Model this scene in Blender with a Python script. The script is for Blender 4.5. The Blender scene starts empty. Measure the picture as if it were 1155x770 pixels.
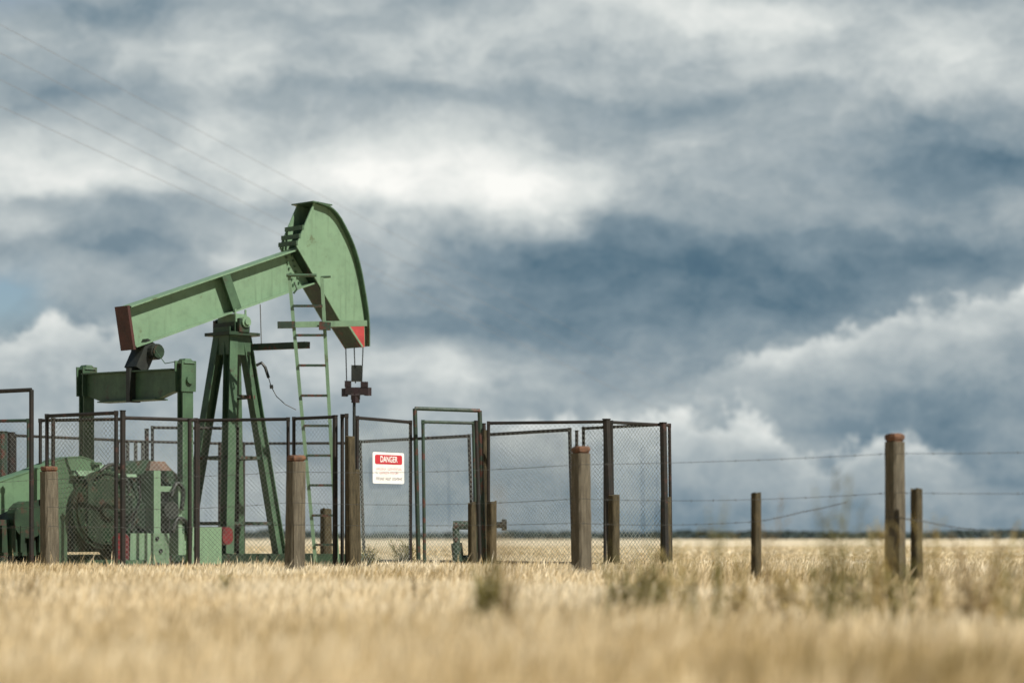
import bpy, math, random
import numpy as np
from mathutils import Vector, Matrix
R = math.radians
random.seed(7)
rng = np.random.default_rng(11)
sc = bpy.context.scene
col = sc.collection

# ------------------------------------------------------------------ camera
H = 0.54            # eye height, lying low in the grass
F = 2727.0          # focal length in pixels of the 1155 px wide photograph
HZ = 607.0          # horizon row
cam_d = bpy.data.cameras.new('camera')
cam = bpy.data.objects.new('camera', cam_d); col.objects.link(cam)
cam_d.lens = 85; cam_d.sensor_width = 36
cam_d.shift_y = (HZ - 385) / 1155.0
cam_d.clip_start = 0.05; cam_d.clip_end = 9000
cam.location = (0, 0, H); cam.rotation_euler = (R(90), 0, 0)
cam_d.dof.use_dof = True; cam_d.dof.focus_distance = 33.0; cam_d.dof.aperture_fstop = 1.2
sc.camera = cam
sc.view_settings.view_transform = 'Standard'
sc.view_settings.look = 'None'
sc.view_settings.exposure = 0.42
sc.view_settings.gamma = 1.0

# ------------------------------------------------------------------ node expression helper
class E:
    """a socket that can be used in arithmetic"""
    def __init__(s, nt, sock): s.nt, s.s = nt, sock
    def _m(s, op, *a, clamp=False):
        n = s.nt.nodes.new('ShaderNodeMath'); n.operation = op; n.use_clamp = clamp
        for i, x in enumerate((s,) + a):
            if isinstance(x, E): s.nt.links.new(x.s, n.inputs[i])
            else: n.inputs[i].default_value = x
        return E(s.nt, n.outputs[0])
    def __add__(s, o): return s._m('ADD', o)
    __radd__ = __add__
    def __sub__(s, o): return s._m('SUBTRACT', o)
    def __rsub__(s, o): return (s * -1.0) + o
    def __mul__(s, o): return s._m('MULTIPLY', o)
    __rmul__ = __mul__
    def __truediv__(s, o): return s._m('DIVIDE', o)
    def exp(s): return s._m('EXPONENT')
    def clamp(s): return s._m('ADD', 0.0, clamp=True)
    def mx(s, o): return s._m('MAXIMUM', o)
    def mn(s, o): return s._m('MINIMUM', o)
    def pw(s, o): return s._m('POWER', o)
    def sstep(s, a, b):
        n = s.nt.nodes.new('ShaderNodeMapRange'); n.interpolation_type = 'SMOOTHSTEP'
        s.nt.links.new(s.s, n.inputs[0]); n.inputs[1].default_value = a; n.inputs[2].default_value = b
        n.inputs[3].default_value = 0; n.inputs[4].default_value = 1
        return E(s.nt, n.outputs[0])
def comb(nt, x, y, z=0.0):
    n = nt.nodes.new('ShaderNodeCombineXYZ')
    for i, v in enumerate((x, y, z)):
        if isinstance(v, E): nt.links.new(v.s, n.inputs[i])
        else: n.inputs[i].default_value = v
    return n.outputs[0]
def noise(nt, vec, scale, detail=5, rough=0.55, dist=0.0):
    n = nt.nodes.new('ShaderNodeTexNoise'); n.inputs['Scale'].default_value = scale
    n.inputs['Detail'].default_value = detail; n.inputs['Roughness'].default_value = rough
    n.inputs['Distortion'].default_value = dist
    if vec is not None: nt.links.new(vec, n.inputs['Vector'])
    return E(nt, n.outputs[0])
def ramp(nt, fac, stops):
    n = nt.nodes.new('ShaderNodeValToRGB')
    el = n.color_ramp.elements
    while len(el) > 1: el.remove(el[-1])
    el[0].position = stops[0][0]; el[0].color = (*stops[0][1], 1)
    for p, c in stops[1:]:
        e = el.new(p); e.color = (*c, 1)
    nt.links.new(fac.s if isinstance(fac, E) else fac, n.inputs[0])
    return n.outputs[0]
def mixc(nt, fac, a, b, mode='MIX'):
    n = nt.nodes.new('ShaderNodeMixRGB'); n.blend_type = mode
    for i, v in enumerate((fac, a, b)):
        if isinstance(v, E): nt.links.new(v.s, n.inputs[i])
        elif isinstance(v, bpy.types.NodeSocket): nt.links.new(v, n.inputs[i])
        elif isinstance(v, (tuple, list)): n.inputs[i].default_value = (*v, 1)
        else: n.inputs[i].default_value = v
    return n.outputs[0]
def lin(r, g, b):
    f = lambda c: (c/255/12.92) if c/255 <= .04045 else ((c/255+.055)/1.055)**2.4
    return (f(r), f(g), f(b))

# ------------------------------------------------------------------ sky with clouds
SUN_EL, SUN_AZ = 47.0, 129.0     # azimuth clockwise from +Y: behind the camera's right shoulder
world = bpy.data.worlds.new('World'); sc.world = world; world.use_nodes = True
nt = world.node_tree; nt.nodes.clear()
wout = nt.nodes.new('ShaderNodeOutputWorld'); bg = nt.nodes.new('ShaderNodeBackground')
nt.links.new(bg.outputs[0], wout.inputs[0]); bg.inputs[1].default_value = 0.1
sky = nt.nodes.new('ShaderNodeTexSky'); sky.sky_type = 'NISHITA'; sky.sun_disc = False
sky.sun_elevation = R(SUN_EL); sky.sun_rotation = R(SUN_AZ)
tc = nt.nodes.new('ShaderNodeTexCoord'); sep = nt.nodes.new('ShaderNodeSeparateXYZ')
nt.links.new(tc.outputs['Generated'], sep.inputs[0])
dx, dy, dz = (E(nt, sep.outputs[i]) for i in range(3))
az = dx._m('ARCTAN2', dy) * 2.727
el = dz._m('ARCTAN2', (dx*dx + dy*dy)._m('SQRT')) * 2.727
elp = el.mx(0.0)
P0 = comb(nt, az, elp*2.6, 0.3)
P1 = comb(nt, az, elp*1.3, 4.7)
wa = noise(nt, P1, 4.5, 5, .55) - 0.5
wb = noise(nt, comb(nt, az, elp*1.6, 9.1), 5.5, 5, .55) - 0.5
wf = noise(nt, comb(nt, az, elp*1.2, 2.2), 26, 6, .6) - 0.5
azw = az + wa*0.22
elw = elp + wb*0.085 + wf*0.014
def X_(px): return (px-577.5)/1000
def Z_(py): return (607-py)/1000
def blob(px, py, rx, ry, amp, a=None, e=None):
    a = a or azw; e = e or elw
    u = (a - X_(px)) / (rx/1000); v = (e - Z_(py)) / (ry/1000)
    return ((u*u + v*v) * -1.0).exp() * amp
V = noise(nt, comb(nt, azw, elw*2.8, 1.0), 3.2, 9, .61)*0.60 + 0.225
V = V + noise(nt, comb(nt, azw, elw*1.5, 6.0), 11, 7, .62)*0.36 - 0.20 + wf*0.20 + (noise(nt, comb(nt, azw, elw*1.9, 12.0), 6.0, 3, .5)*.30 - .15)
blobs = [(130,222,210,46,.17),(490,310,110,50,.13),(610,110,120,30,.08),(470,195,170,44,.42),(590,215,90,40,.16),(330,130,120,40,.10),(230,80,110,42,.20),(590,35,120,35,.17),(850,45,60,45,.16),(1050,75,130,50,.16),
 (720,205,150,30,.16),(40,190,120,40,.20),(200,165,140,30,.13),(590,225,40,60,.10),(330,400,110,60,.17),(760,20,120,26,.16),
 (260,290,60,26,.14),(480,420,80,24,.15),(500,118,330,20,-.15),(130,22,150,26,-.20),(800,130,170,22,-.06),
 (1020,150,150,26,-.15),(1110,195,90,34,-.14),(1000,190,120,26,-.08),(860,292,270,40,-.20),(1090,304,130,26,-.20),(700,345,210,38,-.17),(900,345,130,34,-.15),(700,300,170,40,-.08),(980,170,200,50,.06),
 (90,240,160,18,-.16),(90,285,130,18,-.12),(540,300,110,26,-.12),(460,345,80,40,-.08),(720,470,60,20,.05),
 (560,380,150,20,-.10),(1060,500,140,60,-.14),(560,520,200,60,-.10),(940,585,300,26,-.12)]
for b in blobs: V = V + blob(*b)
V = V - elp.sstep(.68, 1.2)*.46 - (az._m('ABSOLUTE')).sstep(.6, 1.8)*.26   # unseen sky overhead, aside and behind darkened to cut fill and deepen shadows
def fcurve(pts):       # pts: (px, py) -> elevation as a function of azimuth
    n = nt.nodes.new('ShaderNodeFloatCurve'); c = n.mapping.curves[0]
    P = [((p+200)/1600, (607-q)/700) for p, q in pts]
    c.points[0].location = P[0]; c.points[-1].location = P[-1]
    for q in P[1:-1]: c.points.new(*q)
    n.mapping.update()
    nt.links.new(((azc + 0.7775)/1.6).clamp().s, n.inputs['Value'])
    return E(nt, n.outputs[0])*0.7
puff = noise(nt, comb(nt, az, elp*1.1, 3.3), 17, 8, .62) - 0.5
puff2 = noise(nt, comb(nt, az, elp*1.1, 8.3), 7, 3, .5) - 0.5
azc = az + puff*0.03
def cumulus(V, pts, fall, x0, x1, soft, bright, base, pa=.11):
    h = fcurve(pts) + puff*pa + puff2*0.05 + 0.006
    d = h - elp
    m = d.sstep(0.0, soft) * az.sstep(X_(x0-90), X_(x0+60)) * (1.0 - az.sstep(X_(x1-40), X_(x1+60)))
    body = ((d*-1.0/fall).exp())*(bright-base) + base + (puff*0.75) + (puff2*0.35) + wf*0.30
    fade = ((d.mx(0.0)*-1.0)/(fall*2.6)).exp()
    m = m * fade * (0.55 + (noise(nt, comb(nt, azw, elp*3.0, 15.0), 7, 6, .6)).sstep(.35,.6)*.45)
    return V*(1.0-m) + body*m
V = cumulus(V, [(-200,430),(0,398),(60,374),(120,370),(180,352),(240,330),(300,330),(1400,420)], .050, -300, 290, .022, .84, .46)
V = cumulus(V, [(-200,430),(500,440),(700,440),(860,395),(950,372),(1010,352),(1080,345),(1155,335),(1400,350)], .050, 820, 1900, .026, 1.06, .34)
V = cumulus(V, [(-200,500),(400,480),(560,478),(700,470),(800,462),(870,482),(915,505),(960,486),(1010,492),(1090,530),(1400,560)], .048, 560, 1060, .024, 1.04, .38, .10)
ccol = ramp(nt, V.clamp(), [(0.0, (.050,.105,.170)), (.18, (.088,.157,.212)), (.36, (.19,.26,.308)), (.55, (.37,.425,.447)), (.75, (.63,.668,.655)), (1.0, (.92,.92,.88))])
ccol10 = mixc(nt, 1.0, ccol, (7.9,7.9,7.9), 'MULTIPLY')
gap = (blob(4,345,44,26,1.3) + blob(-10,0,50,26,.9) + wf*0.3).clamp() * (1.0 - V.sstep(.55,.75))
blue = mixc(nt, 1.0, sky.outputs[0], (.52,.56,.60), 'MULTIPLY')
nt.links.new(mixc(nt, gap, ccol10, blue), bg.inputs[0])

sun_d = bpy.data.lights.new('sun', 'SUN'); sun_d.energy = 4.8; sun_d.angle = R(0.6); sun_d.color = (1, .95, .86)
sun = bpy.data.objects.new('sun', sun_d); col.objects.link(sun)
sv = Vector((math.sin(R(SUN_AZ))*math.cos(R(SUN_EL)), math.cos(R(SUN_AZ))*math.cos(R(SUN_EL)), math.sin(R(SUN_EL))))
sun.rotation_euler = sv.to_track_quat('Z', 'Y').to_euler(); sun.location = (20, -20, 30)

# ------------------------------------------------------------------ helpers for objects
WO = {}                                    # world origin of every object
def mesh_obj(name, verts, faces, mat, parent=None, origin=None, smooth=False):
    if parent is not None: og = WO[parent.name]
    elif origin is not None: og = Vector(origin)
    else:
        a = np.array(verts); og = Vector((float(a[:,0].mean()), float(a[:,1].mean()), float(a[:,2].min())))
    me = bpy.data.meshes.new(name)
    me.from_pydata([tuple(Vector(v) - og) for v in verts], [], faces); me.validate(); me.update()
    if smooth:
        for p in me.polygons: p.use_smooth = True
    o = bpy.data.objects.new(name, me); col.objects.link(o)
    o.data.materials.append(mat)
    if parent is not None: o.parent = parent
    else: o.location = og
    WO[o.name] = og
    return o
def thing(name, loc):
    o = bpy.data.objects.new(name, None); col.objects.link(o); o.location = loc
    o.empty_display_size = .3; WO[o.name] = Vector(loc); return o
def tag(o, label=None, cat=None, group=None, kind=None):
    for k, v in (('label', label), ('category', cat), ('group', group), ('kind', kind)):
        if v: o[k] = v
    return o
class MB:
    def __init__(s): s.v, s.f, s.smooth = [], [], False
    def add(s, vs, fs):
        b = len(s.v); s.v += [tuple(v) for v in vs]; s.f += [tuple(i+b for i in f) for f in fs]; return s
    def bar(s, A, B, w, h, side=None, w2=None, h2=None):
        """rectangular bar from A to B, w across `side`, h across the third axis"""
        A, B = Vector(A), Vector(B); d = (B-A).normalized()
        side = Vector(side) if side is not None else (Vector((1,0,0)) if abs(d.x) < .9 else Vector((0,1,0)))
        up = d.cross(side).normalized(); sd = up.cross(d).normalized()
        w2 = w if w2 is None else w2; h2 = h if h2 is None else h2
        vs = [A + sd*x*w/2 + up*y*h/2 for x, y in ((-1,-1),(1,-1),(1,1),(-1,1))] + [B + sd*x*w2/2 + up*y*h2/2 for x, y in ((-1,-1),(1,-1),(1,1),(-1,1))]
        return s.add(vs, [(0,3,2,1),(4,5,6,7),(0,1,5,4),(1,2,6,5),(2,3,7,6),(3,0,4,7)])
    def tube(s, pts, r, n=8, r2=None):
        pts = [Vector(p) for p in pts]; k = len(pts); vs, fs = [], []
        ref = None
        for i, p in enumerate(pts):
            d = (pts[min(i+1,k-1)] - pts[max(i-1,0)]).normalized()
            if ref is None: ref = Vector((0,0,1)) if abs(d.z) < .9 else Vector((1,0,0))
            a = d.cross(ref).normalized(); b = a.cross(d).normalized(); ref = b
            rr = r if r2 is None else r + (r2-r)*i/(k-1)
            vs += [p + a*math.cos(2*math.pi*j/n)*rr + b*math.sin(2*math.pi*j/n)*rr for j in range(n)]
        for i in range(k-1):
            for j in range(n):
                fs.append((i*n+j, i*n+(j+1)%n, (i+1)*n+(j+1)%n, (i+1)*n+j))
        fs += [tuple(range(n-1,-1,-1)), tuple(range((k-1)*n, k*n))]
        return s.add(vs, fs)
    def prism(s, poly, ext):
        poly = [Vector(p) for p in poly]; ext = Vector(ext); n = len(poly)
        return s.add(poly + [p+ext for p in poly], [tuple(range(n-1,-1,-1)), tuple(range(n,2*n))] + [(i,(i+1)%n,n+(i+1)%n,n+i) for i in range(n)])
    def ring(s, outer, inner, ext):
        n = len(outer); outer=[Vector(p) for p in outer]; inner=[Vector(p) for p in inner]; ext=Vector(ext)
        vs = outer+inner+[p+ext for p in outer]+[p+ext for p in inner]; fs=[]
        for i in range(n):
            j=(i+1)%n
            fs += [(i,j,n+j,n+i),(2*n+i,3*n+i,3*n+j,2*n+j),(i,2*n+i,2*n+j,j),(n+i,n+j,3*n+j,3*n+i)]
        return s.add(vs, fs)
    def build(s, name, mat, parent=None, origin=None, smooth=False):
        return mesh_obj(name, s.v, s.f, mat, parent, origin, smooth)
def pt(px, py, Y):
    return Vector(((px-577.5)/F*Y, Y, H + (HZ-py)/F*Y))

# ------------------------------------------------------------------ materials
def mat(name, base, var=None, rough=.6, metal=0.0, nscale=6, rust=0.0, rustcol=(.12,.05,.025), bump=.15, stretch=None, spec=.4, dirt=.25, streak=0.0):
    m = bpy.data.materials.new(name); m.use_nodes = True; nt = m.node_tree
    b = nt.nodes['Principled BSDF']
    tc = nt.nodes.new('ShaderNodeTexCoord'); v = tc.outputs['Object']
    if stretch:
        mp = nt.nodes.new('ShaderNodeMapping'); mp.inputs['Scale'].default_value = stretch
        nt.links.new(v, mp.inputs[0]); v = mp.outputs[0]
    n1 = noise(nt, v, nscale, 8, .62); n2 = noise(nt, v, nscale*5.3, 6, .6)
    var = var or tuple(c*.62 for c in base)
    c = mixc(nt, n1.sstep(.35,.68), base, var)
    c = mixc(nt, (n2.sstep(.45,.75))*dirt, c, tuple(x*.4 for x in base))
    if rust > 0:
        k = noise(nt, v, nscale*1.7, 9, .68)
        c = mixc(nt, k.sstep(.62-.35*rust, .70-.30*rust), c, rustcol)
    if streak > 0:     # rain streaks and grime running down the paint
        mp2 = nt.nodes.new('ShaderNodeMapping'); mp2.inputs['Scale'].default_value = (14, 14, .9); nt.links.new(tc.outputs['Object'], mp2.inputs[0])
        k2 = noise(nt, mp2.outputs[0], 1.0, 5, .6)
        c = mixc(nt, k2.sstep(.50,.72)*streak, c, tuple(x*.5 for x in base))
    nt.links.new(c, b.inputs['Base Color'])
    rr = n2*.35 + (rough-.18)
    nt.links.new(rr.s, b.inputs['Roughness']); b.inputs['Metallic'].default_value = metal
    b.inputs['Specular IOR Level'].default_value = spec
    bp = nt.nodes.new('ShaderNodeBump'); bp.inputs['Strength'].default_value = bump; bp.inputs['Distance'].default_value = .01
    nt.links.new(n2.s, bp.inputs['Height']); nt.links.new(bp.outputs[0], b.inputs['Normal'])
    return m
M = {}
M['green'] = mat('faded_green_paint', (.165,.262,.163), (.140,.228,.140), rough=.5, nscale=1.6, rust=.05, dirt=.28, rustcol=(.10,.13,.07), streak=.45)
M['green_d'] = mat('dark_green_paint', (.022,.048,.025), (.010,.020,.012), rough=.5, nscale=3, rust=.25, rustcol=(.05,.03,.02))  # plain dark green for the machinery, with some rust
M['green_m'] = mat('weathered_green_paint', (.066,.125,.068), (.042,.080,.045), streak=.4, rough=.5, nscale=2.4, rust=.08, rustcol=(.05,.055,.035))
M['black'] = mat('greasy_dark_steel', (.022,.026,.022), (.012,.014,.012), rough=.5, nscale=5)
M['redbrown'] = mat('red_brown_primer', (.070,.022,.017), (.040,.016,.012), rough=.7, nscale=4)
M['tip'] = mat('tip_red_paint', (.40,.050,.048), (.30,.04,.04), rough=.6, nscale=5)
M['red'] = mat('red_paint', (.15,.020,.022), (.07,.016,.016), rough=.55, nscale=5)
M['rust'] = mat('rusty_pipe', (.018,.013,.010), (.010,.011,.009), rough=.75, nscale=3, rust=.15, rustcol=(.048,.022,.016))
M['pipe_g'] = mat('dark_green_pipe', (.028,.055,.036), (.02,.035,.024), rough=.6, nscale=4, rust=.3, rustcol=(.08,.03,.02))
M['galv'] = mat('galvanised_wire', (.30,.33,.30), (.20,.22,.20), rough=.55, metal=.3, nscale=9)
M['wire'] = mat('dull_wire', (.11,.115,.11), (.07,.07,.065), rough=.6, nscale=9)
M['cable'] = mat('distant_cable', (.22,.21,.22), (.18,.17,.18), rough=.7)
M['wood'] = mat('weathered_timber', (.155,.135,.098), (.080,.068,.048), rough=.85, nscale=7, stretch=(6,6,.7), bump=.8, dirt=.6, spec=.2, streak=.85)
M['wood_g'] = mat('lichened_timber', (.085,.070,.042), (.040,.034,.020), rough=.9, nscale=7, stretch=(5,5,.8), bump=.7, dirt=.5, spec=.2)
M['cap'] = mat('rusty_orange_cap', (.17,.080,.042), (.07,.042,.028), rough=.85, nscale=14, bump=.5)
M['white'] = mat('white_sign_enamel', (.78,.78,.76), (.70,.70,.66), rough=.4, nscale=3, dirt=.08, bump=0)
M['sred'] = mat('sign_red', (.50,.035,.045), (.42,.03,.04), rough=.4, nscale=3, dirt=.1, bump=0)
M['spink'] = mat('sign_faded_red', (.62,.25,.26), (.66,.36,.36), rough=.4, nscale=3, dirt=.1, bump=0)
M['sblack'] = mat('sign_black', (.10,.07,.07), (.16,.10,.10), rough=.4, nscale=3, bump=0)

# ------------------------------------------------------------------ ground
def ground_mat():
    m = bpy.data.materials.new('dry_ground'); m.use_nodes = True; nt = m.node_tree; b = nt.nodes['Principled BSDF']
    tc = nt.nodes.new('ShaderNodeTexCoord'); v = tc.outputs['Object']
    n1 = noise(nt, v, .035, 6, .6); n2 = noise(nt, v, .6, 8, .65); n3 = noise(nt, v, 9, 6, .65)
    c = mixc(nt, n1.sstep(.35,.65), (.62,.53,.37), (.54,.45,.30))
    c = mixc(nt, n2.sstep(.45,.75)*.5, c, (.42,.34,.21))
    c = mixc(nt, n3.sstep(.4,.8)*.5, c, (.68,.60,.46))
    nt.links.new(c, b.inputs['Base Color']); b.inputs['Roughness'].default_value = .95; b.inputs['Specular IOR Level'].default_value = .1
    bp = nt.nodes.new('ShaderNodeBump'); bp.inputs['Strength'].default_value = .6; bp.inputs['Distance'].default_value = .04
    nt.links.new(n3.s, bp.inputs['Height']); nt.links.new(bp.outputs[0], b.inputs['Normal'])
    return m
def gh(x, y):
    """gentle lumps close by, dead flat farther off"""
    x = np.asarray(x, float); y = np.asarray(y, float)
    r = np.hypot(x, y); k = np.clip(1 - (r-25)/30, 0, 1)
    return k*(.022*np.sin(x*.9+1.3+.3*y)*np.sin(y*.55+.7) + .018*np.sin(x*.33-y*.21+2.0))
xs = np.concatenate([-np.geomspace(3600, 26, 30), np.arange(-25, 25.1, 1.0), np.geomspace(26, 3600, 30)])
ys = np.concatenate([-np.geomspace(3600, 12, 24), np.arange(-11, 60.1, 1.0), np.geomspace(61, 3800, 34)])
gx, gy = np.meshgrid(xs, ys); gz = gh(gx, gy)
nx, ny = len(xs), len(ys)
gv = np.stack([gx.ravel(), gy.ravel(), gz.ravel()], 1).tolist()
gf = [(j*nx+i, j*nx+i+1, (j+1)*nx+i+1, (j+1)*nx+i) for j in range(ny-1) for i in range(nx-1)]
tag(mesh_obj('ground', gv, gf, ground_mat(), origin=(0,0,0), smooth=True), kind='structure')

# ------------------------------------------------------------------ dry grass
def grass_mat():
    m = bpy.data.materials.new('dry_grass'); m.use_nodes = True; nt = m.node_tree; b = nt.nodes['Principled BSDF']
    at = nt.nodes.new('ShaderNodeAttribute'); at.attribute_name = 'tint'
    geo = nt.nodes.new('ShaderNodeTexCoord')
    n = noise(nt, geo.outputs['Object'], .5, 4, .6)
    f = (E(nt, at.outputs['Fac'])*.85 + n*.55 - .22).clamp()
    c = ramp(nt, f, [(0,(.21,.165,.06)), (.22,(.45,.33,.155)), (.5,(.74,.60,.375)), (.8,(.85,.74,.53)), (1,(.89,.81,.65))])
    nt.links.new(c, b.inputs['Base Color']); b.inputs['Roughness'].default_value = .75; b.inputs['Specular IOR Level'].default_value = .15
    tr = nt.nodes.new('ShaderNodeBsdfTranslucent'); nt.links.new(c, tr.inputs[0])
    mx = nt.nodes.new('ShaderNodeMixShader'); mx.inputs[0].default_value = .32
    nt.links.new(b.outputs[0], mx.inputs[1]); nt.links.new(tr.outputs[0], mx.inputs[2])
    nt.links.new(mx.outputs[0], nt.nodes['Material Output'].inputs[0])
    return m
def vnoise(x, y, s, seed=0):
    r = np.random.default_rng(seed); t = r.random((64,64)); x = x*s+17; y = y*s+5
    i = np.floor(x).astype(int); j = np.floor(y).astype(int); u = x-i; v = y-j; u=u*u*(3-2*u); v=v*v*(3-2*v)
    g = lambda a,b: t[a%64, b%64]
    return (g(i,j)*(1-u)+g(i+1,j)*u)*(1-v)+(g(i,j+1)*(1-u)+g(i+1,j+1)*u)*v
def incage(x, y):
    # the enclosure's own footprint and the bare strip behind it
    return (y > 33.4 + np.clip(x,0,9)*.9) & (x < 3.2) & (y < 46)
def scatter(y0, y1, dens, hmin, hmax, wid, marg=1.2):
    area = 0; out = []
    for a in np.arange(y0, y1, 1.0):
        b = min(a+1.0, y1); half = .2135*(a+.5) + marg
        n = int(dens*(b-a)*2*half)
        out.append(np.stack([rng.uniform(-half, half, n), rng.uniform(a, b, n)], 1))
    P = np.concatenate(out); x, y = P[:,0], P[:,1]
    pn = vnoise(x, y, .55, 3)*.6 + vnoise(x, y, 1.7, 4)*.4
    keep = rng.random(len(x)) < np.clip(.35 + 1.1*pn, 0, 1); 
    x, y, pn = x[keep], y[keep], pn[keep]
    pb = vnoise(x, y*.6, .9, 14); h = (hmin*.8 + (hmax-hmin)*1.15*(pn*.45+.35*pb+.25*rng.random(len(x)))) * rng.uniform(.72, 1.12, len(x))
    edge = np.clip(1-np.abs(y-(25.5-.35*x))/5.5, 0, 1); h = h + .085*edge*np.clip(.55+.09*x, .25, 1)*(.6+.8*rng.random(len(x)))
    ic = incage(x, y); h = np.where(ic, h*.42, h)
    return x, y, h, np.full(len(x), wid)*rng.uniform(.7, 1.4, len(x))
def grass(name, sets, label):
    X, Y, Hh, W = (np.concatenate([s[i] for s in sets]) for i in range(4))
    n = len(X); th = rng.uniform(0, 2*np.pi, n); Z = gh(X, Y)
    lean = Hh*rng.uniform(.05, .45, n); la = rng.normal(-.5, 1.1, n)
    lx, ly = np.cos(la)*lean, np.sin(la)*lean
    sx, sy = np.cos(th), np.sin(th)
    head = rng.random(n) < .45
    V = np.zeros((n, 7, 3))
    for k, (t, wk) in enumerate(((0,1.0),(.62,.75),(.80,1.0))):
        wv = W*wk if k < 2 else W*np.where(head, 2.1, .55)
        cx = X + lx*t**1.8; cy = Y + ly*t**1.8; cz = Z + Hh*t*(1-.10*t)
        V[:,2*k] = np.stack([cx - sx*wv/2, cy - sy*wv/2, cz], 1); V[:,2*k+1] = np.stack([cx + sx*wv/2, cy + sy*wv/2, cz], 1)
    V[:,6] = np.stack([X+lx, Y+ly, Z+Hh*.93], 1)
    base = (np.arange(n)*7)[:,None]
    F4 = (base[:,:,None] + np.array([[0,1,3,2],[2,3,5,4]])[None]).reshape(-1,4)
    F3 = base + np.array([[4,5,6]])
    me = bpy.data.meshes.new(name); me.vertices.add(n*7); me.vertices.foreach_set('co', V.reshape(-1).astype(np.float32))
    nl = F4.size + F3.size; me.loops.add(nl)
    me.loops.foreach_set('vertex_index', np.concatenate([F4.ravel(), F3.ravel()]).astype(np.int32))
    me.polygons.add(len(F4)+len(F3))
    st = np.concatenate([np.arange(len(F4))*4, F4.size + np.arange(len(F3))*3]).astype(np.int32)
    me.polygons.foreach_set('loop_start', st)
    me.update(calc_edges=True)
    patch = vnoise(X, Y, .35, 8)
    green = vnoise(X, Y, .8, 9) > .78
    p2 = vnoise(X*1.0, Y*.7, 1.3, 19); t = np.clip(rng.normal(.63, .16, n) + (patch-.5)*.5 + (p2-.5)*.45, .05, 1) ; t = t - .42*np.exp(-((X-1.25)/.55)**2-((Y-6.2)/1.3)**2) - .22*np.exp(-((X+1.1)/.3)**2-((Y-5.6)/.9)**2)
    t = np.where(green & (rng.random(n)<.35), .08, t)
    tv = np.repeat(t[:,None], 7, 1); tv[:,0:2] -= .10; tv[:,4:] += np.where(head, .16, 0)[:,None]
    a = me.attributes.new('tint', 'FLOAT', 'POINT'); a.data.foreach_set('value', np.clip(tv,0,1).ravel().astype(np.float32))
    me.materials.append(grass_mat())
    o = bpy.data.objects.new(name, me); col.objects.link(o)
    tag(o, label, 'grass', kind='stuff')
grass('dry_grass', [scatter(3.2, 9, 900, .20, .34, .0042), scatter(9, 20, 620, .18, .33, .005), scatter(20, 34, 420, .15, .30, .0065),
                    scatter(34, 60, 150, .10, .24, .012), scatter(60, 140, 16, .10, .2, .05, 4),
                    scatter(5, 14, 9, .34, .50, .0035), scatter(14, 32, 7, .30, .46, .004)],
      'pale straw coloured dry grass covering the whole field')

# ------------------------------------------------------------------ far wood on the horizon
def leafmat(name, a, b):
    return mat(name, a, b, rough=.9, nscale=.4, spec=.05, bump=0, dirt=.3)
def far_wood():
    N = 26000
    x = rng.uniform(-760, 760, N); Y0 = 1500 + rng.uniform(0, 60, N)
    hh = 2.6 + 2.8*vnoise(x, x*0, .02, 21)**1.5 + 1.8*vnoise(x, x*0+3, .11, 22) 
    z = rng.random(N)**.8*hh
    s = rng.uniform(.7, 1.7, N); th = rng.uniform(0, np.pi, N); tl = rng.uniform(-.7, .7, N)
    c = np.stack([x, Y0, z], 1); u = np.stack([np.cos(th), np.sin(th), tl*0], 1)*s[:,None]
    w = np.stack([-np.sin(th)*tl, np.cos(th)*tl, np.ones(N)], 1)*(s*.6)[:,None]
    V = np.stack([c-u-w*.6, c+u-w*.3, c+u*.5+w, c-u*.7+w*.8], 1).reshape(-1,3)
    me = bpy.data.meshes.new('far_wood'); me.from_pydata(V.tolist(), [], [(4*i,4*i+1,4*i+2,4*i+3) for i in range(N)])
    me.materials.append(leafmat('far_foliage', (.062,.084,.082), (.045,.064,.066)))  # bluish, lightened green: distance haze put into the foliage colour
    o = bpy.data.objects.new('far_wood', me); col.objects.link(o)
    tag(o, 'low dark strip of distant woodland along the horizon', 'woodland', kind='stuff')
far_wood()

# ------------------------------------------------------------------ power lines
def power(name, p0, p1, z, label):
    def at(p): e = (HZ-p[1])/F; y = (z-H)/e; return Vector(((p[0]-577.5)/F*y, y, z))
    a, b = at(p0), at(p1); d = b-a
    A = a - d*1.6; B = a + d*16
    m = MB(); m.tube([A + (B-A)*t for t in np.linspace(0,1,24)], .0058, 5)
    tag(m.build(name, M['cable'], smooth=True), label, 'power line', 'overhead power lines')
power('power_line', (0,28), (320,198), 14.5, 'topmost thin overhead cable crossing the upper left sky')
power('power_line', (10,65), (320,225), 13.6, 'second thin overhead cable from the top in the left sky')
power('power_line', (0,90), (310,246), 12.7, 'third thin overhead cable from the top, just above the lowest')
power('power_line', (0,120), (310,262), 12.0, 'lowest thin overhead cable in the left sky, above the pumpjack beam')

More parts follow.
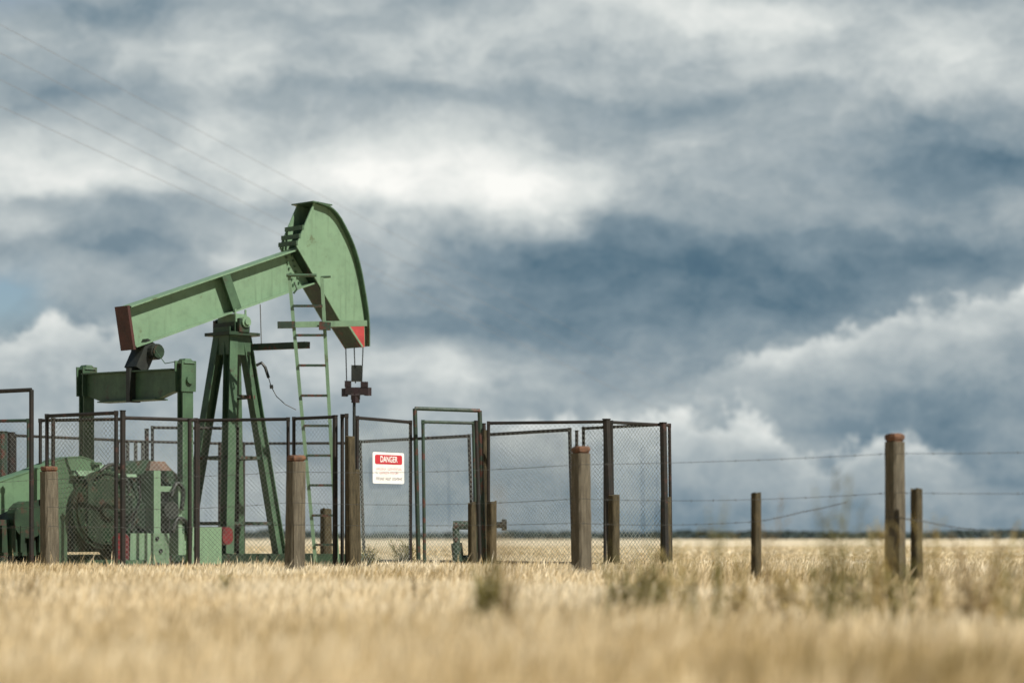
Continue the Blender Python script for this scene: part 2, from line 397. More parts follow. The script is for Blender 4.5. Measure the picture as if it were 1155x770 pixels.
# ------------------------------------------------------------------ timber posts of the roadside fence
def timber_post(x, y, ztop, w, rz, label, cap=True, group='capped timber posts of the wire fence', seed=0):
    r = random.Random(seed); o = thing('fence_post', (x, y, 0)); tag(o, label, 'post', group)
    m = MB(); k = 14; rings = []
    lean = (r.uniform(-.015,.015), r.uniform(-.015,.015)); prev = None; vs = []; fs = []
    top = ztop - (.07 if cap else 0)
    zs = [-.1 + (top+.1)*i/k for i in range(k+1)]
    if cap: zs += [top+.004]
    for zi, z in enumerate(zs):
        for j in range(8):
            c4 = rz + math.pi/2*(j//2) ; a = c4 + (.13 if j % 2 else -.13)      # four chamfered corners
            rad = w/2*1.12 * (1 + r.uniform(-.02,.02)) * (1.04 - .05*z)
            vs.append((x + lean[0]*z + math.cos(a)*rad, y + lean[1]*z + math.sin(a)*rad, z + (r.uniform(-.03,.012) if zi == len(zs)-1 and not cap else 0)))
    n = len(zs)
    for i in range(n-1):
        for j in range(8): fs.append((i*8+j, i*8+(j+1)%8, (i+1)*8+(j+1)%8, (i+1)*8+j))
    fs += [tuple(range((n-1)*8, n*8))]
    m.add(vs, fs); m.build('shaft', M['wood'] if cap else M['wood_g'], o)
    if cap:
        c = MB(); X, Y = x+lean[0]*ztop, y+lean[1]*ztop
        def ringp(z, s, jit=.0):
            return [(X+math.cos(rz+math.pi/4*j)*w/2*s*(1.08 if j%2==0 else .86)*(1+r.uniform(-jit,jit)), Y+math.sin(rz+math.pi/4*j)*w/2*s*(1.08 if j%2==0 else .86)*(1+r.uniform(-jit,jit)), z+r.uniform(-jit,jit)*.15) for j in range(8)]
        zl = [(top, .80), (top+.012, .84), (top+.022, .99), (top+.055, 1.02), (top+.075, .88)]
        vs = []; 
        for z, s_ in zl: vs += ringp(z, s_, .05)
        fs = [(i*8+j, i*8+(j+1)%8, (i+1)*8+(j+1)%8, (i+1)*8+j) for i in range(4) for j in range(8)] + [tuple(range(32,40))]
        c.add(vs, fs); c.build('cap', M['cap'], o)
    return o
LINE = [(-9.7,35.2),(-6.02,31.5),(-2.52,28.0),(.72,25.3),(3.49,22.0),(6.3,18.6)]
def ztop_at(py, Y): return H + (HZ-py)/F*Y
timber_post(-6.02, 31.5, ztop_at(526,31.5), .215, R(-97), 'rusty capped timber post at the left, in front of the green gearbox', seed=1)
timber_post(-2.52, 28.0, ztop_at(514,28.0), .205, R(-98), 'pale brown timber post just left of the ladder foot', seed=2)
timber_post(.73, 25.3, ztop_at(504,25.3), .185, R(-97), 'orange capped timber post just left of the leaning rusty gate pipe', seed=3)
timber_post(3.49, 22.0, ztop_at(490,22.0), .165, R(-97), 'tallest timber post with orange cap, standing alone in the weeds on the right', seed=4)
timber_post(LINE[0][0], LINE[0][1], 1.42, .2, R(-97), 'timber post beyond the left edge', seed=5)
timber_post(LINE[5][0], LINE[5][1], 1.42, .17, R(-97), 'timber post beyond the right edge', seed=6)
SG = 'short plain wooden stakes'
timber_post(pt(853,0,23.6).x, 23.6, ztop_at(556,23.6), .088, R(-100), 'short dark wooden stake standing alone in the middle of the open wire fence', False, SG, 11)
timber_post(pt(1035,0,21.7).x, 21.75, ztop_at(551,21.7), .095, R(-97), 'short dark wooden stake beside the tall orange capped post', False, SG, 12)
timber_post(pt(368,0,40).x, 40, ztop_at(573,40), .17, R(-97), 'short brown stake seen through the lower ladder rungs', False, SG, 13)

# wire strands
def strand(name, zf, label, pts, r=.0022, barbs=True):
    m = MB(); path = []
    for (a, b) in zip(pts[:-1], pts[1:]):
        A, B = Vector(a), Vector(b); L = (B-A).length; sag = .012*L*random.uniform(.3,1.0)
        k = 14
        for i in range(k):
            t = i/k; p = A.lerp(B, t); p.z -= 4*sag*t*(1-t); path.append(p)
    path.append(Vector(pts[-1])); m.tube(path, r, 5)
    if barbs:
        for p, q in zip(path[:-1], path[1:]):
            n = max(1, int((q-p).length/.16))
            for i in range(n):
                c = p.lerp(q, (i+.5)/n); d = Vector((random.uniform(-.3,.3), 0, 1)).normalized()
                m.tube([c-d*.014, c+d*.014], .0015, 4); d2 = Vector((1, 0, random.uniform(-.8,.8))).normalized(); m.tube([c-d2*.014, c+d2*.014], .0015, 4)
    tag(m.build(name, M['wire']), label, 'wire', 'barbed wire strands of the roadside fence')
off = Vector((-.035,-.075,0))
strand('barbed_wire', 0, 'topmost strand of barbed wire running between the capped posts', [Vector((x, y, 1.31))+off for x, y in LINE])
strand('barbed_wire', 0, 'middle strand of barbed wire level with the short stakes', [Vector((x, y, .955))+off for x, y in LINE])
l3 = [Vector((x, y, .70))+off for x, y in LINE[:4]] + [pt(853,588,23.45), pt(905,577,23.0), pt(955,566,22.6)]
strand('barbed_wire', 0, 'lowest barbed wire strand, rising to a broken loose end left of the tallest post', l3)
strand('barbed_wire', 0, 'lowest wire right of the tallest post, drooping to the right edge', [Vector((3.49,22,.74))+off, pt(1044,588,21.6), pt(1100,598,20.9), Vector((6.3,18.6,.52))])

# ------------------------------------------------------------------ mesh enclosure
ZT = 2.20
def Yh(py): return (ZT-H)*F/(HZ-py)
def chainlink(A, B, zb, za, zbt, pitch=.06, r=.0021):
    """diamond mesh between verticals at A and B, from zb up to za at A and zbt at B"""
    m = MB(); A = Vector((A[0],A[1],0)); B = Vector((B[0],B[1],0)); L = (B-A).length; d = (B-A)/L; n = Vector((-d.y,d.x,0))
    top = lambda s: za + (zbt-za)*s/L
    Hm = max(za, zbt) - zb
    for sgn in (1,-1):
        c = -Hm if sgn > 0 else 0
        end = L if sgn > 0 else L+Hm
        while c < end:
            # line s = c + sgn*(z-zb)
            t0, t1 = 0, Hm
            if sgn > 0: t0 = max(t0, -c); t1 = min(t1, L-c)
            else: t0 = max(t0, c-L); t1 = min(t1, c)
            # clip against the sloping top
            if t1 > t0:
                while t1 > t0 and zb+t1 > top(c+sgn*t1): t1 -= .03
                if t1 - t0 > .02:
                    P = A + d*(c+sgn*t0) + n*(.002*sgn); Q = A + d*(c+sgn*t1) + n*(.002*sgn); P.z = zb+t0; Q.z = zb+t1
                    m.tube([P, Q], r, 3)
            c += pitch*1.15
    return m
def panel(parent, a, b, bot=.10, pr=.024, m_='rust', mesh=True, mid=False, lab=None, pitch=.06, bx=None):
    """a, b: (px, py of the top, optional Y); bx: px of the feet"""
    Ya = a[2] if len(a) > 2 else Yh(a[1]); Yb = b[2] if len(b) > 2 else Yh(b[1])
    A, B = pt(a[0], a[1], Ya), pt(b[0], b[1], Yb)
    fa = Vector((A.x, A.y, bot)); fb = Vector((B.x, B.y, bot))
    if bx: fa.x = (bx[0]-577.5)/F*Ya; fb.x = (bx[1]-577.5)/F*Yb
    fr = MB()
    fr.tube([fa, A], pr, 8); fr.tube([fb, B], pr, 8); fr.tube([A, B], pr*.95, 8)
    fr.tube([fa+Vector((0,0,.06)), fb+Vector((0,0,.06))], pr*.9, 8)
    for c in (A, B): fr.bar(c-Vector((0,0,.03)), c+Vector((0,0,pr*1.1)), pr*2.1, pr*2.1)
    o = fr.build('panel_frame', M[m_], parent)
    if mesh: chainlink((A.x,A.y), (B.x,B.y), bot+.06, A.z, B.z, pitch).build('wire_mesh', M['galv'], o)
    return o
def post(parent, px, py, Y=None, r=.028, m_='rust', bx=None, name='post', zb=0):
    Y = Y or Yh(py); A = pt(px, py, Y); B = Vector((A.x if bx is None else (bx-577.5)/F*Y, Y, zb))
    mb = MB(); mb.tube([B, A], r, 8); mb.tube([A, A+Vector((0,0,.012))], r*1.18, 8)
    return mb.build(name, M[m_], parent)
front = tag(thing('safety_fence', (-2.4, 33.6, 0)), 'rusty pipe framed wire mesh fence along the near side of the pumpjack', 'fence')
panel(front, (-75,476), (32,474), m_='pipe_g')
panel(front, (53,469), (131,465.5), pr=.026)
panel(front, (45.5,474), (139,472.5))
panel(front, (139.5,471,), (221,473.5), pr=.026)
post(front, 138.5, 463.5, r=.036)
post(front, 60, 472)
panel(front, (223.5,474), (325,472.5))
panel(front, (331.5,472), (378.5,470))
post(front, 214, 473); post(front, 378, 469, r=.035)
panel(front, (386,469), (391,468.5), mesh=False)
panel(front, (403,471), (463,476))
for q in ((551,476.5),(683,475.5)): pass
panel(front, (551,477), (682.5,475.5), mesh=True)
panel(front, (689.5,476), (755,479.5), pitch=.075, bx=(692,757))
post(front, 684, 473, r=.052, bx=690)
post(front, 537, 475, r=.026, bx=542); post(front, 545.5, 478, r=.03, bx=552)
post(front, 35.5, 478, r=.03)
rear = tag(thing('safety_fence', (-1.6, 40.5, 0)), 'rusty pipe framed wire mesh fence along the far side, seen behind the pumpjack legs', 'fence')
panel(rear, (658,483), (747.5,478.5), bx=(660,750))
post(rear, 650.5, 486, r=.026); post(rear, 748, 477, r=.05, bx=751)
panel(rear, (534,491), (642.5,484.5), pr=.028, bx=(540,647))
panel(rear, (406,498), (529,491.5), pr=.028, bx=(411,534))
panel(rear, (275,500), (400,499.5)); 
panel(rear, (133,497), (270,500.5))
panel(rear, (17,491), (130,496))
panel(rear, (172,482,37.0), (268,483,37.5), mesh=False)
for p in ((144,498),(153,499),(161,499),(248,499),(256,499),(165.5,484)): post(rear, *p, r=.032)
post(rear, 3, 487, r=.07, m_='pipe_g'); post(rear, 12.5, 488, r=.06)
def tall_gate(a, b, leaf, label, Y, bx=None, m_='rust'):
    A = pt(a[0], a[1], Y[0])
    o = tag(thing('gate', (A.x, A.y, 0)), label, 'gate', 'tall pipe gates')
    fr = MB(); B = pt(b[0], b[1], Y[1]); ba = bx or (a[0], b[0])
    fa = Vector(((ba[0]-577.5)/F*Y[0], Y[0], 0)); fb = Vector(((ba[1]-577.5)/F*Y[1], Y[1], 0))
    fr.tube([fa, A], .032, 8); fr.tube([fb, B], .032, 8); fr.tube([A, B], .028, 8)
    fr.build('gate_frame', M[m_], o)
    if leaf:
        panel(o, leaf[0], leaf[1], m_='pipe_g', bx=leaf[2]).name = 'gate_leaf'
    return o
tall_gate((468,460.5), (541,463), ((477,475.5),(534,477),(479,537)), 'tall dark green pipe gate in the middle, right of the danger sign', (34.6,34.9), (472.5,547), 'pipe_g')
tall_gate((-60,444), (35.5,439.5), None, 'tall dark pipe gate frame at the far left edge', (33.0,32.6), None)

# low timber stakes that hold the enclosure
def stake(px, pt_, Y, w, label, m_='wood_g', seed=0, rz=-1.7):
    timber_post(pt(px,0,Y).x, Y, ztop_at(pt_, Y), w, rz, label, False, 'low timbers bracing the mesh enclosure', seed)
stake(397, 492, 32.6, .125, 'dark brown timber upright at the corner just left of the danger sign', seed=31)
stake(403.5, 530, 33.0, .085, 'slim brown timber leaning against the corner upright, nearest the danger sign', seed=32)
stake(692.5, 558, 33.7, .14, 'brown timber stake at the foot of the leaning rusty gate pipe', seed=34)
stake(751, 560, 35.2, .14, 'brown timber stake under the right end corner of the mesh fence', seed=35)
stake(533, 566, 34.3, .11, 'left one of two greenish timber stakes under the tall green gate hinge', seed=36)
stake(554.5, 565, 34.4, .12, 'right one of two greenish timber stakes under the tall green gate hinge', seed=37)

stake(546, 484, 35.1, .11, 'tall slim olive timber at the hinge side of the tall green gate', seed=38)
# danger sign
def sign():
    Y = 33.53; Y2 = 34.30; tl, tr, bl, br = pt(417,509.5,Y), pt(452.5,511,Y2), pt(417,545,Y), pt(453,546.5,Y2)
    ex = (tr-tl).normalized(); W = (tr-tl).length; nn = Vector((0,-1,0)); nn = (nn - ex*nn.dot(ex)).normalized()
    up = Vector((0,0,1)); up = (up - ex*up.dot(ex)).normalized(); Hs = (tl-bl).length
    o = tag(thing('danger_sign', bl + nn*.05), 'small white sign with a red panel and faint lettering on the mesh', 'sign')
    q = lambda x, y, k=0: bl + ex*x*W + up*y*Hs + nn*(.05+k)
    def rr(x0, y0, x1, y1, r, k, t):
        P = []
        for cx, cy, a0 in ((x1-r,y0+r,-90),(x1-r,y1-r,0),(x0+r,y1-r,90),(x0+r,y0+r,180)):
            for i in range(5):
                a = R(a0+i*22.5); P.append(q(cx+math.cos(a)*r, cy+math.sin(a)*r, k))
        return P, -nn*t
    m = MB(); P, e = rr(0,0,1,1,.05,0,.004); m.prism(P, e); m.build('sign_plate', M['white'], o)
    m = MB(); P, e = rr(.07,.62,.93,.92,.05,.003,.002); m.prism(P, e); m.build('header_panel', M['sred'], o)
    def text(body, cx, cy, size, mt, k, name):
        cu = bpy.data.curves.new('t', 'FONT'); cu.body = body; cu.align_x = 'CENTER'; cu.align_y = 'CENTER'; cu.size = size; cu.extrude = .0004; cu.offset = size*.02
        ob = bpy.data.objects.new('t', cu); col.objects.link(ob); bpy.context.view_layer.update()
        dg = bpy.context.evaluated_depsgraph_get(); me = bpy.data.meshes.new_from_object(ob.evaluated_get(dg)); bpy.data.objects.remove(ob)
        vs = [q(cx, cy, k) + ex*v.co.x + up*v.co.y + nn*v.co.z for v in me.vertices]; fs = [tuple(p.vertices) for p in me.polygons]
        mesh_obj(name, vs, fs, M[mt], o)
    text('DANGER', .5, .77, .118, 'white', .0048, 'header_lettering')
    def scrawl(y, x0, x1, h, mt, gaps, name, seed):
        r = random.Random(seed); m = MB(); x = x0
        while x < x1:
            w = r.uniform(.022,.036)
            if not any(a < x < b for a, b in gaps):
                m.prism([q(x,y-h/2,.002), q(x+w*.35,y-h/2,.002), q(x+w*.35,y+h/2,.002), q(x,y+h/2,.002)], -nn*.001)
                yy = y + r.choice((-.4,0,.4))*h
                m.prism([q(x+w*.35,yy-h*.1,.002), q(x+w,yy-h*.1,.002), q(x+w,yy+h*.1,.002), q(x+w*.35,yy+h*.1,.002)], -nn*.001)
            x += w + .012
        m.build(name, M[mt], o)
    scrawl(.47, .10, .92, .075, 'spink', ((.42,.46),), 'lettering_row', 1)
    scrawl(.34, .22, .80, .075, 'spink', ((.50,.54),), 'lettering_row', 2)
    scrawl(.155, .10, .92, .085, 'sblack', ((.36,.40),(.56,.60)), 'lettering_row', 3)
sign()

# ------------------------------------------------------------------ the pumpjack
TH = R(45); au = Vector((math.cos(TH), math.sin(TH), 0)); nu = Vector((-math.sin(TH), math.cos(TH), 0)); Z = Vector((0,0,1))
YP = 37.5; XP = (262-577.5)/F*YP; OP = Vector((XP, YP, 0))
def W3(u, v, z): return OP + au*u + nu*v + Z*z
def UZ(px, py, v=0.0):
    k = (px-577.5)/F; u = (k*(YP+v*nu.y) - XP - v*nu.x)/(au.x - k*au.y); Y = YP + u*au.y + v*nu.y
    return u, H + (HZ-py)/F*Y
def TR(px, py, v): u, z = UZ(px, py, v); return W3(u, v, z)
jack = tag(thing('pumpjack', OP), 'green oil pumpjack with a tilted walking beam and a curved horsehead with red tip', 'pumpjack')
# walking beam (I section)
fw = .17
u0, zt0 = UZ(148,345,-fw); u1, zt1 = UZ(331,282.5,-fw); _, zb0 = UZ(147,394,-fw); u2, zb2 = UZ(352,318,-fw)
sl = (zt1-zt0)/(u1-u0); ue = 1.75; dep = zt0 - zb0
ztf = lambda u: zt0 + sl*(u-u0)
bm_ = MB(); t = .022
ud = Vector((au.x, au.y, sl)).normalized(); un = ud.cross(nu).normalized()
if un.z < 0: un = -un
dn = dep*math.cos(math.atan(sl))
def beampt(s, h, v=0): return W3(u0, v, zt0) + ud*s - un*h        # s along beam, h below the top face
LB = (ue-u0)/ud.dot(au)
sB = (UZ(143,394,-fw)[0]-u0)/ud.dot(au) - .02
bm_.bar(beampt(0,t/2), beampt(LB,t/2), 2*fw, t, nu); bm_.bar(beampt(sB,dn-t/2), beampt(LB,dn-t/2), 2*fw, t, nu)
bm_.prism([beampt(0,t+.001)-nu*.008, beampt(LB,t+.001)-nu*.008, beampt(LB,dn-t-.001)-nu*.008, beampt(sB,dn-t-.001)-nu*.008], nu*.016)
beam = bm_.build('walking_beam', M['green'], jack)
st = MB(); uS = UZ(256,330,-fw)[0]; sS = (uS-u0)/ud.dot(au)
for sv_ in (-1, 1):
    st.bar(beampt(sS-.02,t+.002,sv_*.085), beampt(sS+.03,dn-t-.002,sv_*.085), .15, .03, nu)
    st.bar(beampt(sS-.02,t+.002,sv_*.155), beampt(sS+.03,dn-t-.002,sv_*.155), .016, .16, nu)
st.build('stiffener', M['green_m'], beam)
ep = MB(); ep.bar(beampt(-.038,-.02), beampt(sB-.038,dn+.02), 2*fw-.02, .045, nu); ep.build('end_plate', M['redbrown'], beam)
# horsehead
HW = .19
outer = [(354,229),(374,236),(391,267),(401,295),(408,333),(412,361),(412,391)]
inner = [(384,392.5),(334,277)]
o2 = [UZ(x, y, -HW) for x, y in outer]; i2 = [UZ(x, y, -HW) for x, y in inner]
# smooth the arc
def chaikin(P, n=2):
    for _ in range(n):
        Q = [P[0]]
        for a, b in zip(P[:-1], P[1:]): Q += [(a[0]*.75+b[0]*.25, a[1]*.75+b[1]*.25), (a[0]*.25+b[0]*.75, a[1]*.25+b[1]*.75)]
        P = Q + [P[-1]]
    return P
arc = chaikin(o2)
edge_lo = UZ(408,391,-HW); redA = UZ(393,368,-HW)
plate_pts = arc + [edge_lo, redA, UZ(383,361,-HW), i2[1]]
hd = MB()
for v in (-HW, HW-.012): hd.prism([W3(u, v, z) for u, z in plate_pts], nu*.012)
head = hd.build('horsehead', M['green'], jack)
fl = MB()
def strip(m, pts, va, vb, th):
    for (a, b) in zip(pts[:-1], pts[1:]):
        m.bar(W3(a[0],(va+vb)/2,a[1]), W3(b[0],(va+vb)/2,b[1]), abs(vb-va), th, nu)
fl_pts = [(u+.012, z+.004) for u, z in arc]
strip(fl, fl_pts, -.285, .285, .02); fl.build('arc_plate', M['green_m'], head)
bk = MB(); lo = [i2[1], UZ(383,361,-HW), redA, edge_lo]; bkp = [(u-.012, z-.006) for u, z in lo]
bkp = [(UZ(337,283,-HW)[0]-.012, UZ(337,283,-HW)[1])] + bkp[1:]
strip(bk, bkp, -HW, HW, .014)
bu = [i2[1], (i2[1][0]*.45+arc[0][0]*.55, i2[1][1]*.45+arc[0][1]*.55)]
bk.build('back_plate', M['green_d'], head)  # dark green puts the shade behind the head into the colour
tp = MB(); a0 = arc[0]
tp.bar(W3(a0[0]-.08,0,a0[1]+.01), W3(a0[0]+.32,0,a0[1]-.01), .54, .02, nu); tp.build('top_plate', M['green_m'], head)
cr = MB()
for k_ in (.06, .22, .42):
    q = (i2[1][0]*(1-k_)+a0[0]*k_, i2[1][1]*(1-k_)+a0[1]*k_); cr = MB(); cr.bar(W3(q[0]-.03,-HW-.03,q[1]), W3(q[0]-.03,HW+.03,q[1]), .07, .035, Z); cr.build('cross_tie', M['green_m'], head)
# edge lip of the near and far plate
lip = MB(); 
for v in (-HW-.012, HW+.012): strip(lip, [a0, i2[1], UZ(383,361,-HW), redA, edge_lo], v-.012, v+.012, .03)
lip.build('plate_lip', M['green'], head)
rd = MB(); tri = [UZ(392,367.5,-HW), UZ(410.5,367,-HW), UZ(411,391,-HW), UZ(407,392,-HW)]
rd.prism([W3(u, -HW-.006, z) for u, z in tri], nu*.005)
tri2 = [(u, z) for u, z in tri]; rd.prism([W3(u, HW+.003, z) for u, z in tri2], nu*.005); rd.build('red_tip', M['tip'], head)
# saddle bearing and post top
ub, zbm = UZ(262,352,0); zs = ztf(ub) - dep
sb = MB()
zTop = UZ(262,379,0)[1]
sb.bar(W3(-.30,0,zTop+.02), W3(.30,0,zTop+.02), .62, .05, nu)
sb.bar(W3(-.02,-.30,zTop+.045), W3(-.02,-.30,zTop+.25), .20, .06, au); sb.bar(W3(-.02,.30,zTop+.045), W3(-.02,.30,zTop+.25), .20, .06, au)
sb.bar(W3(-.02,0,zTop+.045), W3(-.02,0,zTop+.20), .26, .5, au)
sb.build('post_head', M['green_d'], jack)
bb = MB(); bb.tube([W3(0,-.36,zTop+.20), W3(0,.36,zTop+.20)], .085, 14); bb.tube([W3(0,-.39,zTop+.20), W3(0,-.36,zTop+.20)], .05, 10)
bb.bar(W3(0,-.22,zTop+.26), W3(0,.22,zTop+.26), .22, .14, au); 
for sv_ in (-.2,.2):
    for su_ in (-.1,.1): bb.tube([W3(su_,sv_,zTop+.30), W3(su_,sv_,zTop+.40)], .018, 6)
bb.build('saddle_bearing', M['green'], jack)
# samson post legs
S_ = .52
def Ileg(A, B, side, w=.15, d=.15):
    m = MB(); A, B = Vector(A), Vector(B); dr = (B-A).normalized(); s = (Vector(side) - dr*Vector(side).dot(dr)).normalized(); n = dr.cross(s).normalized()
    m.bar(A + n*d/2, B + n*d/2, w, .014, s); m.bar(A - n*d/2, B - n*d/2, w, .014, s); m.bar(A, B, .012, d-.016, s)
    return m
legs = {}
for su, sv_ in ((-1,1),(1,-1),(-1,-1),(1,1)):
    A = W3(su*.13, sv_*.13, zTop); B = W3(su*S_, sv_*S_, .30)
    legs[(su,sv_)] = (A, B)
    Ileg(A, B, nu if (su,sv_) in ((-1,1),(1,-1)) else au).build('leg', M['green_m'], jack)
lp = lambda k, f: legs[k][0].lerp(legs[k][1], f)
cb = MB()
for f in (.28, .56, .86):
    for a, b in (((1,-1),(1,1)), ((1,-1),(-1,-1)), ((-1,1),(-1,-1)), ((-1,1),(1,1))):
        if f == .28 and a == (-1,1): continue
        cb = MB(); cb.bar(lp(a,f), lp(b,f), .05, .05, Z); cb.build('cross_brace', M['pipe_g'], jack)
gs = MB(); gs.bar(W3(-.2,-.2,zTop-.02), W3(-.2,.2,zTop-.02), .012, .3, au); gs.bar(W3(-.19,-.21,zTop-.15), W3(.19,-.21,zTop-.15), .012, .3, nu)
gs.bar(W3(-.21,-.19,zTop-.15), W3(-.21,.19,zTop-.15), .3, .012, Z); gs.build('gusset', M['green_m'], jack)
# equalizer, tail bearing, pitmans
ue_ = UZ(154,432,0)[0]
def EQ(px, py): # pixel -> (v, z) in the plane u = ue_
    k = (px-577.5)/F; v = (k*(YP+ue_*au.y) - XP - ue_*au.x)/(nu.x - k*nu.y); return v, H + (HZ-py)/F*(YP+ue_*au.y+v*nu.y)
eqp = [EQ(99,423), EQ(201,417.5), EQ(201,441), EQ(193,444), EQ(182,449.5), EQ(117,453), EQ(107,449), EQ(99,445)]
e_ = MB(); e_.prism([W3(ue_-.05, v, z) for v, z in eqp], au*.10)
tz = [EQ(99,423), EQ(201,417.5)]; e_.bar(W3(ue_,tz[0][0],tz[0][1]+.012), W3(ue_,tz[1][0],tz[1][1]+.012), .26, .02, au)
bz = [EQ(117,453), EQ(182,449.5)]; e_.bar(W3(ue_,bz[0][0],bz[0][1]-.01), W3(ue_,bz[1][0],bz[1][1]-.01), .24, .02, au)
e_.build('equalizer', M['green_m'], jack)
tb = MB(); zc = EQ(154,420)[1]; bs = (ue_-u0)/ud.dot(au); bb_ = beampt(bs, dn)
tb.bar(W3(ue_-.06,0,zc-.45), W3(ue_-.06,0,zc+.06), .09, .20, nu)
tb.bar(W3(ue_-.02,0,zc+.03), bb_ - Z*.015, .30, .22, nu); tb.tube([bb_-nu*.26-Z*.16, bb_+nu*.26-Z*.16], .12, 14)
tb.build('tail_bearing', M['black'], jack)
tb = MB(); tb.tube([bb_-nu*.29-Z*.16, bb_-nu*.262-Z*.16], .10, 14); tb.build('bearing_cap', M['green_d'], jack)
vN, zN = EQ(208,407); vF, zF = EQ(98.5,414)
PB = .62       # pitman foot height
for v, z, s in ((vN-.02, zN, -1), (vF+.02, zF, 1)):
    m = MB(); f = W3(ue_, v, PB); tpt = W3(ue_, v, z)
    sp = .055
    for q in (-1, 1):
        m.bar(W3(ue_, v+q*sp, PB), W3(ue_, v+q*sp, z-.45), .19, .022, au)
        m.bar(W3(ue_, v+q*sp*1.35, z-.45), W3(ue_, v+q*sp*1.5, z), .26, .022, au)
    m.bar(W3(ue_-.02, v, PB), W3(ue_-.02, v, z-.55), 2*sp-.03, .02, nu)
    m.bar(W3(ue_, v, z-.04), W3(ue_, v, z+.03), .20, .22, au, w2=.10, h2=.14)
    m.tube([W3(ue_, v-.13, z-.28), W3(ue_, v+.13, z-.28)], .06, 10)
    m.build('pitman_arm', M['green_m'], jack)
cbw = MB(); cbw.tube([bb_-nu*.1-Z*.05, W3(ue_, vN*.6, zc+.10), W3(ue_, vN, zN+.01)], .007, 5); cbw.build('grease_line', M['green_m'], jack)
# cranks and counterweights
uc = ue_ - .15; zcr = 1.10
def sector(m, v, cu, cz, ro, ri, a0, a1, th, n=18, rim=True):
    P = [(cu+math.cos(a)*ro, cz+math.sin(a)*ro) for a in np.linspace(a0,a1,n)]; Q = [(cu+math.cos(a)*ri, cz+math.sin(a)*ri) for a in np.linspace(a0,a1,n)]
    for i in range(n-1):
        m.prism([W3(P[i][0],v,P[i][1]), W3(P[i+1][0],v,P[i+1][1]), W3(Q[i+1][0],v,Q[i+1][1]), W3(Q[i][0],v,Q[i][1])], nu*th)
vA = vN + .25; vB = vF - .25
for v, s in ((vA, -1), (vB, 1)):
    m = MB(); m.bar(W3(uc+.25, v, zcr-.25), W3(uc-1.0, v, zcr-.25), .16, .34, nu, h2=.5)
    m.bar(W3(ue_, v, PB-.12), W3(ue_, v, PB+.35), .14, .3, nu)
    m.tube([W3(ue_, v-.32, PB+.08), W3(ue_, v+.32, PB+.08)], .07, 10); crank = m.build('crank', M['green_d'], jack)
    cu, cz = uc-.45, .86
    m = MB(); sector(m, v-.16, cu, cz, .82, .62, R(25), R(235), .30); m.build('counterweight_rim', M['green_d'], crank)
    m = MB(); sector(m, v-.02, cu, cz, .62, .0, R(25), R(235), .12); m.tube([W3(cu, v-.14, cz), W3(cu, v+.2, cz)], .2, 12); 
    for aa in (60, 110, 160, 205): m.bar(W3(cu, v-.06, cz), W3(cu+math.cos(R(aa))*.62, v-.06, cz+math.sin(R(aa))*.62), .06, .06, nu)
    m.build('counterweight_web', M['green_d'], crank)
# gear box
def ubox(m, u0_, u1_, v0, v1, z0, z1, tz=0):
    P = [W3(u0_,v0,z0), W3(u1_,v0,z0), W3(u1_,v1,z0), W3(u0_,v1,z0)]; Q = [W3(u0_+tz,v0+tz,z1), W3(u1_-tz,v0+tz,z1), W3(u1_-tz,v1-tz,z1), W3(u0_+tz,v1-tz,z1)]
    m.add(P+Q, [(0,3,2,1),(4,5,6,7),(0,1,5,4),(1,2,6,5),(2,3,7,6),(3,0,4,7)])
ug, vg = UZ(118,560,-1.0)[0], -.62
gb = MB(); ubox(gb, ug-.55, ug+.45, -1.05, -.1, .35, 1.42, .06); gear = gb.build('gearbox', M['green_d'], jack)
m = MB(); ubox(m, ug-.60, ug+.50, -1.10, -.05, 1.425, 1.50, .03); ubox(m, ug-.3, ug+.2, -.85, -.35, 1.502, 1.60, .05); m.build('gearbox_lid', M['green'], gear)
m = MB()
cG = W3(ug-.1, -1.06, .95)
for rr_, th_ in ((.56,.10),(.50,.14),(.12,.20)): m.tube([cG, cG-nu*th_], rr_, 32)
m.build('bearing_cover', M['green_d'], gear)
m = MB()
for i in range(12): a = i/12*2*math.pi; c = cG + au*math.cos(a)*.44 + Z*math.sin(a)*.44; m = MB(); m.tube([c-nu*.14, c-nu*.165], .018, 6); m.build('bolt', M['green_m'], gear)
# motor frame to the right of the gear box
uf = UZ(172,560,-1.0)[0]
m = MB(); ubox(m, uf-.16, uf-.04, -1.25, -.8, .3, 1.52); ubox(m, uf+.28, uf+.42, -1.25, -.8, .3, 1.36); ubox(m, uf-.03, uf+.27, -1.2, -.8, 1.22, 1.30); m.build('motor_mount', M['green'], jack)
m = MB(); ubox(m, uf-.02, uf+.26, -1.1, -.5, .55, 1.21, .03); m.tube([W3(uf+.12,-1.3,.95), W3(uf+.12,-.5,.95)], .13, 14); m.build('motor', M['black'], jack)
m = MB(); ubox(m, uf-.2, uf+.2, -1.2, -.8, 1.525, 1.66, .07); m.build('motor_cover', mat('brown_dirty_lid', (.13,.075,.05), (.07,.05,.035)), jack)
